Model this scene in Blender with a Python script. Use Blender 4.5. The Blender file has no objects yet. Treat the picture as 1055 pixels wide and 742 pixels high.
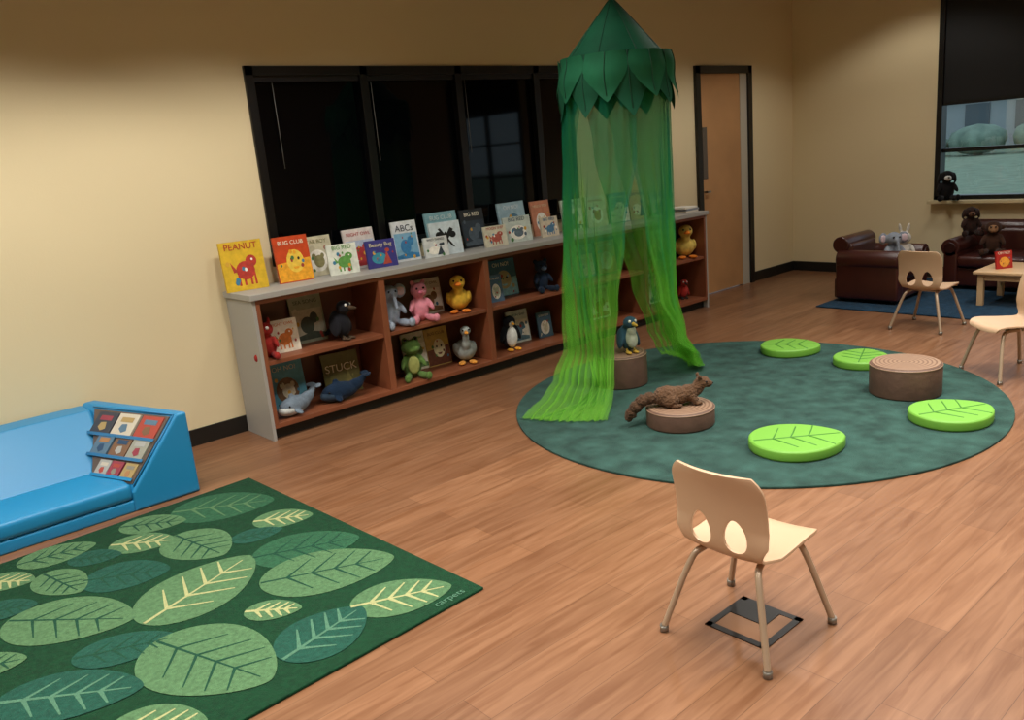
import bpy, bmesh, math, random
from mathutils import Vector, Matrix, Euler
random.seed(7)
S=bpy.context.scene
try:
    S.view_settings.view_transform='Standard'; S.view_settings.look='None'; S.view_settings.exposure=0
except Exception: pass

# ------------------------------------------------------------ helpers
def lin(c):
    if isinstance(c,str):
        c=c.lstrip('#'); c=[int(c[i:i+2],16)/255 for i in (0,2,4)]
    return tuple((v/12.92 if v<=.04045 else ((v+.055)/1.055)**2.4) for v in c)+(1,)
MC={}
def mat(col,rough=.6,metal=0,bump=0,bscale=40,var=0,vscale=8,spec=.5,name=None,sheen=0,coat=0):
    key=(col,rough,metal,bump,bscale,var,vscale,spec,sheen,coat)
    if key in MC: return MC[key]
    m=bpy.data.materials.new(name or 'mat_'+str(col).strip('#')); m.use_nodes=True
    nt=m.node_tree; b=nt.nodes['Principled BSDF']
    c=lin(col); b.inputs['Base Color'].default_value=c
    b.inputs['Roughness'].default_value=rough; b.inputs['Metallic'].default_value=metal
    b.inputs['Specular IOR Level'].default_value=spec
    if sheen: b.inputs['Sheen Weight'].default_value=sheen
    if coat: b.inputs['Coat Weight'].default_value=coat
    tc=nt.nodes.new('ShaderNodeTexCoord')
    if var:
        n=nt.nodes.new('ShaderNodeTexNoise'); n.inputs['Scale'].default_value=vscale; n.inputs['Detail'].default_value=5
        nt.links.new(tc.outputs['Object'],n.inputs['Vector'])
        r=nt.nodes.new('ShaderNodeValToRGB')
        r.color_ramp.elements[0].position=.3; r.color_ramp.elements[1].position=.7
        r.color_ramp.elements[0].color=tuple(v*(1-var) for v in c[:3])+(1,)
        r.color_ramp.elements[1].color=tuple(min(1,v*(1+var)) for v in c[:3])+(1,)
        nt.links.new(n.outputs['Fac'],r.inputs[0]); nt.links.new(r.outputs[0],b.inputs['Base Color'])
    if bump:
        n=nt.nodes.new('ShaderNodeTexNoise'); n.inputs['Scale'].default_value=bscale; n.inputs['Detail'].default_value=3
        nt.links.new(tc.outputs['Object'],n.inputs['Vector'])
        bp=nt.nodes.new('ShaderNodeBump'); bp.inputs['Strength'].default_value=bump; bp.inputs['Distance'].default_value=.01
        nt.links.new(n.outputs['Fac'],bp.inputs['Height']); nt.links.new(bp.outputs[0],b.inputs['Normal'])
    MC[key]=m; return m
def link(o,parent=None):
    S.collection.objects.link(o)
    if parent is not None: o.parent=parent
    return o
def empty(name,loc=(0,0,0),yaw=0,scale=1):
    e=bpy.data.objects.new(name,None); e.location=loc; e.rotation_euler=(0,0,math.radians(yaw)); e.scale=(scale,)*3
    e.empty_display_size=.1
    return link(e)
class MB:
    def __init__(s): s.bm=bmesh.new(); s.mats=[]
    def mi(s,m):
        if m not in s.mats: s.mats.append(m)
        return s.mats.index(m)
    def _fin(s,verts,m,smooth):
        i=s.mi(m); fs=set()
        for v in verts:
            for f in v.link_faces: fs.add(f)
        for f in fs: f.material_index=i; f.smooth=smooth
    def box(s,x0,x1,y0,y1,z0,z1,m,M=None,bev=0):
        T=Matrix.Translation(((x0+x1)/2,(y0+y1)/2,(z0+z1)/2))@Matrix.Diagonal((abs(x1-x0),abs(y1-y0),abs(z1-z0),1))
        r=bmesh.ops.create_cube(s.bm,size=1,matrix=(M@T) if M else T)
        vs=r['verts']
        if bev:
            es=list({e for v in vs for e in v.link_edges})
            q=bmesh.ops.bevel(s.bm,geom=es,offset=bev,segments=3,affect='EDGES',profile=.6)
            i=s.mi(m)
            for f in q['faces']: f.material_index=i; f.smooth=True
            vs=[v for v in vs if v.is_valid]+list(q['verts'])
            s._fin(vs,m,True)
        else: s._fin(vs,m,False)
    def cyl(s,c,r,h,m,n=32,r2=None,M=None,smooth=True):
        T=Matrix.Translation((c[0],c[1],c[2]+h/2))
        q=bmesh.ops.create_cone(s.bm,cap_ends=True,segments=n,radius1=r,radius2=r if r2 is None else r2,depth=h,matrix=(M@T) if M else T)
        s._fin(q['verts'],m,smooth)
        for v in q['verts']:
            for f in v.link_faces:
                if len(f.verts)>4: f.smooth=False
    def ell(s,c,r,m,rot=(0,0,0),M=None,sub=3):
        T=Matrix.Translation(c)@Euler([math.radians(a) for a in rot]).to_matrix().to_4x4()@Matrix.Diagonal((r[0],r[1],r[2],1))
        q=bmesh.ops.create_icosphere(s.bm,subdivisions=sub,radius=1,matrix=(M@T) if M else T)
        s._fin(q['verts'],m,True)
    def poly(s,pts,m,smooth=False):
        vs=[s.bm.verts.new(p) for p in pts]
        try: f=s.bm.faces.new(vs)
        except ValueError: return
        f.material_index=s.mi(m); f.smooth=smooth
    def hull(s,pts,m):
        vs=[s.bm.verts.new(p) for p in pts]
        q=bmesh.ops.convex_hull(s.bm,input=vs); s._fin(vs,m,False)
    def prism(s,pts2,z0,z1,m,M=None,smooth=False,top=None):
        M=M or Matrix.Identity(4)
        a=[s.bm.verts.new(M@Vector((p[0],p[1],z0))) for p in pts2]
        b=[s.bm.verts.new(M@Vector((p[0],p[1],z1))) for p in pts2]
        i=s.mi(m); n=len(a)
        for k in range(n):
            f=s.bm.faces.new((a[k],a[(k+1)%n],b[(k+1)%n],b[k])); f.material_index=i; f.smooth=smooth
        f=s.bm.faces.new(b); f.material_index=s.mi(top) if top else i
        f=s.bm.faces.new(a[::-1]); f.material_index=i
    def tube(s,pts,r,m,n=10):
        pts=[Vector(p) for p in pts]; rings=[]; up=Vector((0,0,1))
        rr=r if isinstance(r,(list,tuple)) else [r]*len(pts)
        prev=None
        for k,p in enumerate(pts):
            t=(pts[min(k+1,len(pts)-1)]-pts[max(k-1,0)]).normalized()
            if prev is None:
                a=t.cross(up)
                if a.length<.05: a=t.cross(Vector((1,0,0)))
                a.normalize()
            else:
                a=(prev-t*prev.dot(t)).normalized()
            prev=a; b=t.cross(a)
            rings.append([s.bm.verts.new(p+(a*math.cos(q*2*math.pi/n)+b*math.sin(q*2*math.pi/n))*rr[k]) for q in range(n)])
        i=s.mi(m)
        for k in range(len(rings)-1):
            for q in range(n):
                f=s.bm.faces.new((rings[k][q],rings[k][(q+1)%n],rings[k+1][(q+1)%n],rings[k+1][q])); f.material_index=i; f.smooth=True
        for R in (rings[0][::-1],rings[-1]):
            f=s.bm.faces.new(R); f.material_index=i
    def grid(s,fn,nu,nv,m,smooth=True):
        V=[[s.bm.verts.new(fn(i/nu,j/nv)) for j in range(nv+1)] for i in range(nu+1)]
        k=s.mi(m)
        for i in range(nu):
            for j in range(nv):
                f=s.bm.faces.new((V[i][j],V[i+1][j],V[i+1][j+1],V[i][j+1])); f.material_index=k; f.smooth=smooth
    def done(s,name,parent=None,loc=None,yaw=0,bev=0,fixn=True):
        if fixn: bmesh.ops.recalc_face_normals(s.bm,faces=s.bm.faces[:])
        me=bpy.data.meshes.new(name); s.bm.to_mesh(me); s.bm.free()
        for m in s.mats: me.materials.append(m)
        o=bpy.data.objects.new(name,me); link(o,parent)
        if loc is not None: o.location=loc
        if yaw: o.rotation_euler=(0,0,math.radians(yaw))
        if bev:
            b=o.modifiers.new('bev','BEVEL'); b.width=bev; b.segments=3; b.limit_method='ANGLE'; b.angle_limit=math.radians(40)
        return o
def bake(o):
    dg=bpy.context.evaluated_depsgraph_get(); dg.update()
    me=bpy.data.meshes.new_from_object(o.evaluated_get(dg)); o.modifiers.clear(); o.data=me
def sm(pts,k=3):
    pts=[Vector(p) for p in pts]
    for _ in range(k):
        n=[pts[0]]
        for a,b in zip(pts,pts[1:]): n+= [a*.75+b*.25,a*.25+b*.75]
        n.append(pts[-1]); pts=n
    return pts

# ------------------------------------------------------------ camera
ps,th,ph=.709,.244,-.089
f=Vector((math.sin(ps)*math.cos(th),math.cos(ps)*math.cos(th),-math.sin(th)))
r0=Vector((math.cos(ps),-math.sin(ps),0)); u0=r0.cross(f)
r=r0*math.cos(ph)+u0*math.sin(ph); u=-r0*math.sin(ph)+u0*math.cos(ph)
cam=bpy.data.cameras.new('camera'); co=bpy.data.objects.new('camera',cam); link(co)
M=Matrix((( r.x,u.x,-f.x,0),(r.y,u.y,-f.y,0),(r.z,u.z,-f.z,1.527),(0,0,0,1)))
co.matrix_world=M; cam.sensor_width=36; cam.lens=36*856/1055; cam.clip_start=.05; cam.clip_end=300
S.camera=co

D=4.838; E=8.36; W=-2.6; SO=-4.0; H=3.0
# ------------------------------------------------------------ materials
wallm=mat('#e4d3ab',.75,bump=.06,bscale=120,spec=.3,name='wall_paint')
ceilm=mat('#8f8b84',.9)
black=mat('#0c0c0d',.35,name='black_metal'); basem=mat('#15130f',.5,name='black_rubber_base')
def floor_mat():
    m=bpy.data.materials.new('oak_vinyl_plank'); m.use_nodes=True; nt=m.node_tree; N=nt.nodes; L=nt.links; b=N['Principled BSDF']
    tc=N.new('ShaderNodeTexCoord')
    br=N.new('ShaderNodeTexBrick'); br.offset=.37; br.offset_frequency=2
    br.inputs['Scale'].default_value=1; br.inputs['Brick Width'].default_value=1.2; br.inputs['Row Height'].default_value=.125
    br.inputs['Mortar Size'].default_value=.001; br.inputs['Mortar Smooth'].default_value=.3; br.inputs['Bias'].default_value=0
    br.inputs['Color1'].default_value=lin('#8a6347'); br.inputs['Color2'].default_value=lin('#7b573e'); br.inputs['Mortar'].default_value=lin('#5b3f2b')
    L.new(tc.outputs['Object'],br.inputs['Vector'])
    mp=N.new('ShaderNodeMapping'); mp.inputs['Scale'].default_value=(1.3,16,1); L.new(tc.outputs['Object'],mp.inputs['Vector'])
    n=N.new('ShaderNodeTexNoise'); n.inputs['Scale'].default_value=2.2; n.inputs['Detail'].default_value=7; n.inputs['Distortion'].default_value=.8
    L.new(mp.outputs[0],n.inputs['Vector'])
    rp=N.new('ShaderNodeValToRGB'); rp.color_ramp.elements[0].position=.32; rp.color_ramp.elements[1].position=.68
    rp.color_ramp.elements[0].color=lin('#d4c6b8'); rp.color_ramp.elements[1].color=(1,1,1,1); L.new(n.outputs['Fac'],rp.inputs[0])
    mx=N.new('ShaderNodeMix'); mx.data_type='RGBA'; mx.blend_type='MULTIPLY'; mx.inputs[0].default_value=1
    L.new(br.outputs['Color'],mx.inputs[6]); L.new(rp.outputs[0],mx.inputs[7]); L.new(mx.outputs[2],b.inputs['Base Color'])
    b.inputs['Roughness'].default_value=.34; b.inputs['Specular IOR Level'].default_value=.45
    bp=N.new('ShaderNodeBump'); bp.inputs['Strength'].default_value=.08; bp.inputs['Distance'].default_value=.004; L.new(n.outputs['Fac'],bp.inputs['Height']); L.new(bp.outputs[0],b.inputs['Normal'])
    return m
# ------------------------------------------------------------ shell
b=MB(); b.box(W-.15,E+.15,SO-.15,D+.15,-.1,0,floor_mat()); b.done('floor')
b=MB(); b.box(W-.15,E+.15,SO-.15,D+.15,H,H+.1,ceilm); b.done('ceiling')
b=MB(); b.box(W-.15,W,SO-.15,D+.15,0,H,wallm); b.done('wall_west')
b=MB(); b.box(W,E,SO-.15,SO,0,H,wallm); b.done('wall_south')
wx0,wx1,wz0,wz1=2.28,5.02,.97,2.15
dx0,dx1,dz=6.64,7.56,2.15
b=MB()
for x0,x1,z0,z1 in [(W,wx0,0,H),(wx0,wx1,0,wz0),(wx0,wx1,wz1,H),(wx1,dx0,0,H),(dx0,dx1,dz,H),(dx1,E,0,H)]:
    b.box(x0,x1,D,D+.15,z0,z1,wallm)
b.done('wall_north')
ew=[(1.7,3.36),(-1.0,.66)]; ez0,ez1=.74,2.62
b=MB()
ys=[SO]+[v for a in sorted(ew) for v in a]+[D+.15]
for k in range(0,len(ys)-1,2): b.box(E,E+.15,ys[k],ys[k+1],0,H,wallm)
for a in ew: b.box(E,E+.15,a[0],a[1],0,ez0,wallm); b.box(E,E+.15,a[0],a[1],ez1,H,wallm)
b.done('wall_east')
b=MB(); b.box(W,dx0,D-.012,D,0,.1,basem); b.box(dx1,E,D-.012,D,0,.1,basem); b.done('baseboard_north')
b=MB(); b.box(E-.012,E,SO,D-.012,0,.1,basem); b.done('baseboard_east')
b=MB(); b.box(W,W+.012,SO,D-.012,0,.1,basem); b.done('baseboard_west')
b=MB(); b.box(W+.012,E-.012,SO,SO+.012,0,.1,basem); b.done('baseboard_south')

glass=mat('#040507',.04,spec=.22,name='dark_glass')
w=empty('window_1')
b=MB(); fr=.055
b.box(wx0,wx1,D-.02,D+.06,wz1-fr,wz1,black); b.box(wx0,wx1,D-.02,D+.06,wz0,wz0+fr,black)
b.box(wx0,wx0+fr,D-.02,D+.06,wz0,wz1,black); b.box(wx1-fr,wx1,D-.02,D+.06,wz0,wz1,black)
for x in (3.09,3.87,4.63): b.box(x-.03,x+.03,D-.02,D+.06,wz0,wz1,black)
b.done('frame',w,bev=.003)
b=MB(); b.box(wx0+.01,wx1-.01,D+.03,D+.04,wz0+.01,wz1-.01,glass); b.done('panes',w)
b=MB(); cordm=mat('#7d7d78',.5); slat=mat('#1a1b1f',.35)
for x in (2.46,3.16,3.95): b.tube([(x,D+.015,2.09),(x+.005,D+.015,1.55)],.002,cordm,6)
for a,c in ((2.34,3.06),(3.12,3.84),(3.90,4.60),(4.66,4.96)): b.box(a,c,D+.0,D+.025,2.06,2.095,slat)
b.done('blind_headrails',w)
doorm=mat('#b98a5c',.45,var=.1,vscale=3,name='door_wood')
dw=empty('door_1')
b=MB()
b.box(dx0,dx0+.07,D-.03,D+.12,0,dz,black); b.box(dx1-.07,dx1,D-.03,D+.12,0,dz,black); b.box(dx0,dx1,D-.03,D+.12,dz-.07,dz,black); b.done('frame',dw,bev=.003)
b=MB(); b.box(dx0+.07,7.37,D-.005,D+.04,.01,dz-.07,doorm); b.done('slab',dw)
b=MB(); b.box(7.37,dx1-.07,D-.01,D+.04,.0,dz-.07,mat('#b9b2a2',.5)); b.done('jamb_strip',dw)
b=MB(); b.box(6.74,6.81,D-.01,D-.003,1.12,1.60,mat('#57504a',.2)); b.box(6.745,6.80,D-.05,D-.035,.99,1.01,mat('#9a9a9a',.3,1)); b.box(6.745,6.76,D-.05,D,.99,1.01,mat('#9a9a9a',.3,1)); b.done('vision_panel',dw)
clear=bpy.data.materials.new('clear_glass'); clear.use_nodes=True
nt=clear.node_tree; nt.nodes.remove(nt.nodes['Principled BSDF'])
g=nt.nodes.new('ShaderNodeBsdfGlossy'); g.inputs['Roughness'].default_value=.02; t=nt.nodes.new('ShaderNodeBsdfTransparent'); t.inputs[0].default_value=(.9,.97,1,1)
mx=nt.nodes.new('ShaderNodeMixShader'); mx.inputs[0].default_value=.06; nt.links.new(t.outputs[0],mx.inputs[1]); nt.links.new(g.outputs[0],mx.inputs[2]); nt.links.new(mx.outputs[0],nt.nodes['Material Output'].inputs[0])
shade=mat('#0a0b0c',.7,name='black_shade')
for i,(a,c) in enumerate(ew):
    w=empty('window_%d'%(i+2))
    b=MB()
    b.box(E-.02,E+.1,a,a+.05,ez0,ez1,black); b.box(E-.02,E+.1,c-.05,c,ez0,ez1,black)
    b.box(E-.02,E+.1,a,c,ez0,ez0+.04,black); b.box(E-.02,E+.1,a,c,ez1-.05,ez1,black)
    b.box(E+.02,E+.09,a,c,1.175,1.21,black); b.box(E+.02,E+.09,a,c,1.64,1.67,black)
    if i: b.box(E+.02,E+.09,(a+c)/2-.02,(a+c)/2+.02,ez0,ez1,black)
    b.done('frame',w,bev=.003)
    b=MB(); b.box(E+.05,E+.056,a+.02,c-.02,ez0+.02,ez1-.02,clear); b.done('pane',w)
    b=MB(); b.box(E+.005,E+.015,a+.03,c-.03,1.62 if i==0 else 2.1,ez1-.02,shade)
    b.box(E-.0,E+.02,a+.03,c-.03,1.60 if i==0 else 2.08,1.63 if i==0 else 2.11,black)
    b.done('roller_shade',w)
    b=MB(); b.box(E-.1,E+.02,a-.03,c+.03,ez0-.03,ez0,mat('#c9b78e',.5)); b.done('sill',w,bev=.004)
# outdoors, one parent
og=empty('lawn')
b=MB(); b.box(E+.2,E+90,-60,60,-.6,-.5,mat('#8c9c84',.9,var=.2,vscale=2,name='lawn')); b.done('grass',og)
b=MB(); b.box(E+9,E+13,-60,60,-.5,-.48,mat('#b4b8b6',.8)); b.done('street',og)
b=MB(); hb=mat('#a8adb0',.8); rf=mat('#8d9093',.8); wn=mat('#5a646c',.3)
for y0,y1,h in ((-2,9,2.6),(11,19,2.2),(21,34,2.8)):
    b.box(E+40,E+46,y0,y1,-.5,h,hb); b.box(E+39.6,E+46.4,y0-.4,y1+.4,h,h+.3,rf)
    k=y0+1
    while k<y1-1.5: b.box(E+39.95,E+40,k,k+1.2,.5,1.9,wn); k+=2.4
b.done('distant_houses',og)
b=MB()
for k in range(26):
    rz=random.uniform(.5,.9)
    b.ell((E+36+random.uniform(-1,1),-26+k*2.6,-.49+rz),(1.3,1.3,rz),mat('#7f9384',.9,var=.3,vscale=1.5),sub=2)
b.done('shrubs',og)
wd=bpy.data.worlds.new('world'); S.world=wd; wd.use_nodes=True
bg=wd.node_tree.nodes['Background']; bg.inputs[0].default_value=lin('#cfdde6'); bg.inputs[1].default_value=1.0

# ------------------------------------------------------------ added ceiling lights, unseen
WARM=(1,.96,.89)
def added_panel(x,y,e,sx=1.2,sy=.6,spread=112):  # unseen area lights, added; limited spread leaves the upper walls dark
    l=bpy.data.lights.new('added_panel_light','AREA'); l.shape='RECTANGLE'; l.size=sx; l.size_y=sy; l.energy=e; l.color=WARM; l.spread=math.radians(spread)
    o=bpy.data.objects.new('added_panel_light',l); o.location=(x,y,H-.035); link(o)
    b=MB(); wm=mat('#e8e8e4',.5)
    b.box(x-sx/2-.04,x+sx/2+.04,y-sy/2-.04,y-sy/2,H-.03,H,wm); b.box(x-sx/2-.04,x+sx/2+.04,y+sy/2,y+sy/2+.04,H-.03,H,wm)
    b.box(x-sx/2-.04,x-sx/2,y-sy/2,y+sy/2,H-.03,H,wm); b.box(x+sx/2,x+sx/2+.04,y-sy/2,y+sy/2,H-.03,H,wm)
    b.done('added_panel_frame')  # frame modelled around the added area light
for x,y,e in [(.2,2.0,34),(2.4,1.8,43),(4.4,1.6,45),(6.3,1.6,27),(-.6,-.4,34),(1.6,-.4,42),(3.9,-.4,44),(6.2,-.4,30),(1.6,-2.8,24),(5,-2.8,24)]:
    added_panel(x,y,e)
def added_spot(x,y,e,cone=128,blend=.36):  # unseen spots, added to brighten the north wall; cone cuts off near its top
    l=bpy.data.lights.new('added_spot','SPOT'); l.energy=e; l.color=WARM; l.spot_size=math.radians(cone); l.spot_blend=blend; l.shadow_soft_size=.12
    o=bpy.data.objects.new('added_spot',l); o.location=(x,y,H-.02); link(o)
    b=MB(); b.tube([(x+.13*math.cos(k*math.pi/12),y+.13*math.sin(k*math.pi/12),H-.008) for k in range(25)],.012,mat('#e8e8e4',.5),8); b.done('added_spot_ring')  # ring modelled around the added spot
for x,e in ((-1.6,120),(-.4,150),(.8,150),(2.0,118),(2.9,58),(5.2,46),(6.3,52),(7.4,44)):
    added_spot(x,3.4,e)

# ------------------------------------------------------------ bookcase
cherry=mat('#834b30',.45,var=.15,vscale=5,name='cherry_laminate'); cherryd=mat('#6b402b',.5,var=.12,vscale=5)
greyl=mat('#a3a099',.5,name='grey_laminate')
BX0,BX1,BY0,BY1,BZ=1.946,6.27,4.473,4.826,.875
e=empty('bookcase')
b=MB()
b.box(BX0-.015,BX1+.015,BY0-.015,BY1,BZ-.035,BZ,greyl); b.done('countertop',e,bev=.004)
b=MB(); b.box(BX0,BX0+.02,BY0+.002,BY1,0,BZ-.035,greyl); b.box(BX1-.02,BX1,BY0+.002,BY1,0,BZ-.035,greyl); b.done('end_panels',e)
b=MB(); b.box(BX0+.02,BX1-.02,BY0+.05,BY0+.07,0,.075,basem); b.done('toe_kick',e)
b=MB(); b.box(BX0+.02,BX1-.02,BY1-.012,BY1,.075,BZ-.035,cherryd); b.done('back_panel',e)
b=MB()
bw=(BX1-BX0)/5
b.box(BX0+.02,BX1-.02,BY0,BY1-.012,.072,.1,cherry); b.box(BX0+.02,BX1-.02,BY0,BY1-.012,BZ-.06,BZ-.035,cherry)
for k in range(6):
    x=BX0+k*bw; a=.0225
    if k==0: b.box(x+.02,x+.045,BY0,BY1-.012,.1,BZ-.06,cherry)
    elif k==5: b.box(x-.045,x-.02,BY0,BY1-.012,.1,BZ-.06,cherry)
    else: b.box(x-a,x+a,BY0,BY1-.012,.1,BZ-.06,cherry)
b.done('dividers',e,bev=.002)
b=MB()
for k in range(5):
    x=BX0+k*bw
    b.box(x+(.045 if k==0 else .0225),x+bw-(.045 if k==4 else .0225),BY0+.01,BY1-.012,.45,.475,cherry)
b.done('shelves',e,bev=.002)
Z0,Z1,ZT=.1,.475,BZ

# ------------------------------------------------------------ books
page=mat('#efe9da',.8)
def text(parent,s,size,M,m):
    cu=bpy.data.curves.new('title','FONT'); cu.body=s; cu.size=size; cu.align_x='CENTER'; cu.extrude=.0004; cu.materials.append(m)
    o=bpy.data.objects.new('title',cu); link(o,parent); o.matrix_local=M; return o
RB=random.Random(3)
WORDS=['THE LOST BEAR','GOOD DOG','OH NO!','MOON SHIP','BIG RED','WHERE IS IT?','STAR BOY','SEA SONG','WILD THINGS','HELLO YOU','NIGHT OWL','LITTLE FOX','ONE MORE','BUG CLUB']
def book(parent,x,y,z,w,h,col,acc,motif=0,yaw=0,tilt=9,acc2='#f4efe2',title=None,t=.012):
    R=Matrix.Translation((x,y,z))@Matrix.Rotation(math.radians(yaw),4,'Z')@Matrix.Rotation(math.radians(-tilt),4,'X')
    b=MB(); c=mat(col,.45,var=.14,vscale=28); a=mat(acc,.5,var=.2,vscale=45); a2=mat(acc2,.5,var=.12,vscale=40)
    b.box(-w/2,w/2,0,.002,0,h,c,R); b.box(-w/2,w/2,t,t+.002,0,h,c,R); b.box(-w/2,-w/2+.003,0,t,0,h,c,R)
    b.box(-w/2+.004,w/2-.004,.002,t,.004,h-.004,page,R)
    fy=-.0008
    def P(pts,m,d=0): b.poly([R@Vector((px*w/2,fy-d,pz*h)) for px,pz in pts],m)
    def disc(cx,cz,rx,rz,m,d=0,n=18): P([(cx+rx*math.cos(q*2*math.pi/n),cz+rz*math.sin(q*2*math.pi/n)) for q in range(n)],m,d)
    rg=RB
    if motif==0:
        disc(0,.38,.62,.28,a2); disc(.05,.36,.34,.16,a,.0006); disc(-.25,.5,.14,.07,a,.0007); disc(.3,.5,.12,.06,a,.0007)
    elif motif==1:
        P([(-.98,.02),(.98,.02),(.98,.5),(-.98,.42)],a); disc(.1,.45,.5,.25,a2,.0004); disc(-.1,.5,.07,.035,mat('#141414',.4),.001); disc(.3,.5,.07,.035,mat('#141414',.4),.001); P([(-.1,.33),(.3,.33),(.2,.28),(0,.28)],a,.001)
    elif motif==2:
        P([(-.9,.06),(.9,.06),(.9,.7),(-.9,.7)],a2); disc(-.1,.36,.42,.18,a,.0006); disc(.35,.5,.25,.12,a,.0008); P([(-.9,.06),(.9,.06),(.9,.16),(.2,.22),(-.9,.14)],a,.0004)
    elif motif==3:
        disc(-.2,.34,.5,.2,a2); P([(.0,.1),(.6,.12),(.35,.55)],a,.0005); disc(.4,.6,.15,.07,a,.0006)
    elif motif==4:
        P([(-.5,.25),(-.3,.2),(.55,.75),(.35,.82)],a); P([(.5,.2),(.3,.25),(-.45,.8),(-.3,.82)],a,.0004); disc(0,.5,.12,.2,a2,.0008); disc(-.4,.62,.24,.1,a,.0003); disc(.45,.6,.22,.1,a,.0003)
    elif motif==5:
        disc(.05,.40,.44,.19,a); disc(.38,.58,.26,.12,a,.0004)
        for k in (-.35,-.1,.2,.4): P([(k,.1),(k+.1,.1),(k+.08,.35),(k,.35)],a,.0002)
        P([(-.36,.42),(-.62,.6),(-.5,.36)],a,.0003); disc(.42,.61,.05,.025,a2,.001)
    pal=[a,a2,mat('#d8a63a',.5),mat('#3d7fa0',.5),mat('#a83f34',.5),mat('#4d7d46',.5)]
    if motif!=4:
        for q in range(7):
            cx=rg.uniform(-.8,.8); cz=rg.uniform(.07,.7); rr_=rg.uniform(.04,.11)
            disc(cx,cz,rr_,rr_*w/h*.5+.01,pal[rg.randrange(6)],.0011+.00005*q,8)
    o=b.done('book',parent,fixn=True)
    TM=lambda zf: R@Matrix.Translation((0,-.0026,h*zf))@Matrix.Rotation(math.radians(90),4,'X')
    dark=sum(lin(col)[:3])<.9
    if title: text(parent,title[0],title[1],TM(title[3]),mat(title[2],.5))
    elif motif!=4:
        wd_=WORDS[rg.randrange(len(WORDS))]
        text(parent,wd_,min(.042,w*1.25/len(wd_)),TM(.82),mat('#f2ead2' if dark else acc,.5))
    return o
pb=empty('picture_books')
ZB=ZT+.001
B=4.70
book(pb,2.04,B,ZB,.25,.29,'#dcb42c','#b83a2c',5,-8,title=('PEANUT',.052,'#b03024',.83))
book(pb,2.35,B-.02,ZB,.22,.28,'#c9481c','#eda62a',1,-6,acc2='#f0c94a')
book(pb,2.56,4.76,ZB,.22,.25,'#cfc8aa','#8a845a',0,0)
book(pb,2.66,4.63,ZB,.20,.19,'#e0e4d6','#5f9a4a',5,-8)
book(pb,2.88,4.76,ZB,.23,.26,'#e0d6d0','#b23a3a',2,0,acc2='#b8c4d8')
book(pb,2.94,4.62,ZB,.21,.18,'#3d3b82','#b24a3a',3,-8,acc2='#3a90a4',title=('Beauty Bug',.036,'#e0d8b0',.76))
book(pb,3.20,B,ZB,.19,.27,'#dbe0e2','#3a7fb0',2,-6,acc2='#7fb0cc',title=('ABCs',.06,'#1d2a3a',.75))
book(pb,3.39,4.63,ZB,.19,.14,'#d5d9d5','#37424a',3,-6)
book(pb,3.58,4.775,ZB,.28,.29,'#87b3bb','#d5e0dc',0,0,acc2='#496a50')
book(pb,3.50,4.65,ZB,.25,.23,'#cfdce0','#171717',4,-6,acc2='#1c1c1c')
book(pb,3.86,4.775,ZB,.22,.28,'#23282c','#53606a',2,0,acc2='#2f3a44')
book(pb,3.93,4.63,ZB,.20,.15,'#d8d2ba','#b25a4a',5,-6)
book(pb,4.25,4.775,ZB,.27,.29,'#9dbac6','#dde4e4',1,0,acc2='#4f7890')
book(pb,4.17,4.65,ZB,.25,.19,'#c5cec4','#60707a',0,-6)
book(pb,4.48,4.63,ZB,.17,.15,'#d6c8b0','#507a9a',5,-6)
book(pb,4.55,4.775,ZB,.20,.27,'#c88464','#dfcfac',0,0)
for x,c,a,m in ((4.82,'#bccab8','#4a7a5a',2),(5.1,'#d6d2b4','#a8503a',0),(5.38,'#7298a8','#dedcd0',1),(5.63,'#ccbca0','#3d5a8a',3)):
    book(pb,x,4.70,ZB,.22,.25,c,a,m,-4)
book(pb,5.93,4.72,ZB,.2,.2,'#c5cacc','#5a6a72',2,-4)
b=MB()
for k,(c,dx) in enumerate((('#d8cfc0',0),('#8a8f96',.01),('#e9e4d8',-.01))):
    b.box(6.05+dx,6.23+dx,4.53,4.7,ZB+k*.017,ZB+.016+k*.017,mat(c,.6))
b.done('book_stack',pb,bev=.002)
pb2=empty('picture_books')
yb=4.74
def sb(*a,**k): return book(pb2,*a,**k)
sb(2.18,4.62,Z1,.19,.20,'#e0d6c2','#d0742a',5,-6)
sb(2.42,yb,Z1,.22,.30,'#9aa089','#3f4c40',2,-4,acc2='#b9b8a0')
sb(2.20,yb-.02,Z0,.24,.29,'#5aa0b8','#d9cdb0',0,-6,acc2='#7a5a3c')
sb(2.58,4.70,Z0,.25,.27,'#6a6838','#8a8448',3,-8,acc2='#787440',title=('STUCK',.07,'#e6dfc0',.55))
sb(3.37,yb,Z1,.20,.25,'#cfc8b8','#8a6a4a',2,-4)
sb(2.89,yb-.02,Z0,.11,.26,'#c8d8e0','#3a5a8a',0,-10)
sb(3.20,yb,Z0,.20,.27,'#d8d2bc','#6a8a5a',2,-4)
sb(3.38,yb-.02,Z0,.19,.27,'#c9a85a','#6a3a2a',1,-4,acc2='#e2d8b0')
sb(3.80,4.72,Z1,.17,.29,'#d0d4d6','#47536a',2,-20)
sb(3.88,4.62,Z1,.12,.2,'#54708a','#c8c8b8',0,-6)
sb(4.06,yb,Z1,.27,.28,'#38697f','#88b8c0',1,-4,acc2='#b0a070')
sb(3.78,yb-.02,Z0,.15,.25,'#cbd6dc','#3c4c5a',5,-6)
sb(4.15,yb-.03,Z0,.2,.25,'#d8ddd6','#5a7a8a',2,-6)
sb(4.38,4.66,Z0,.14,.2,'#4a6a80','#d8d0b8',0,-6)
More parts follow.
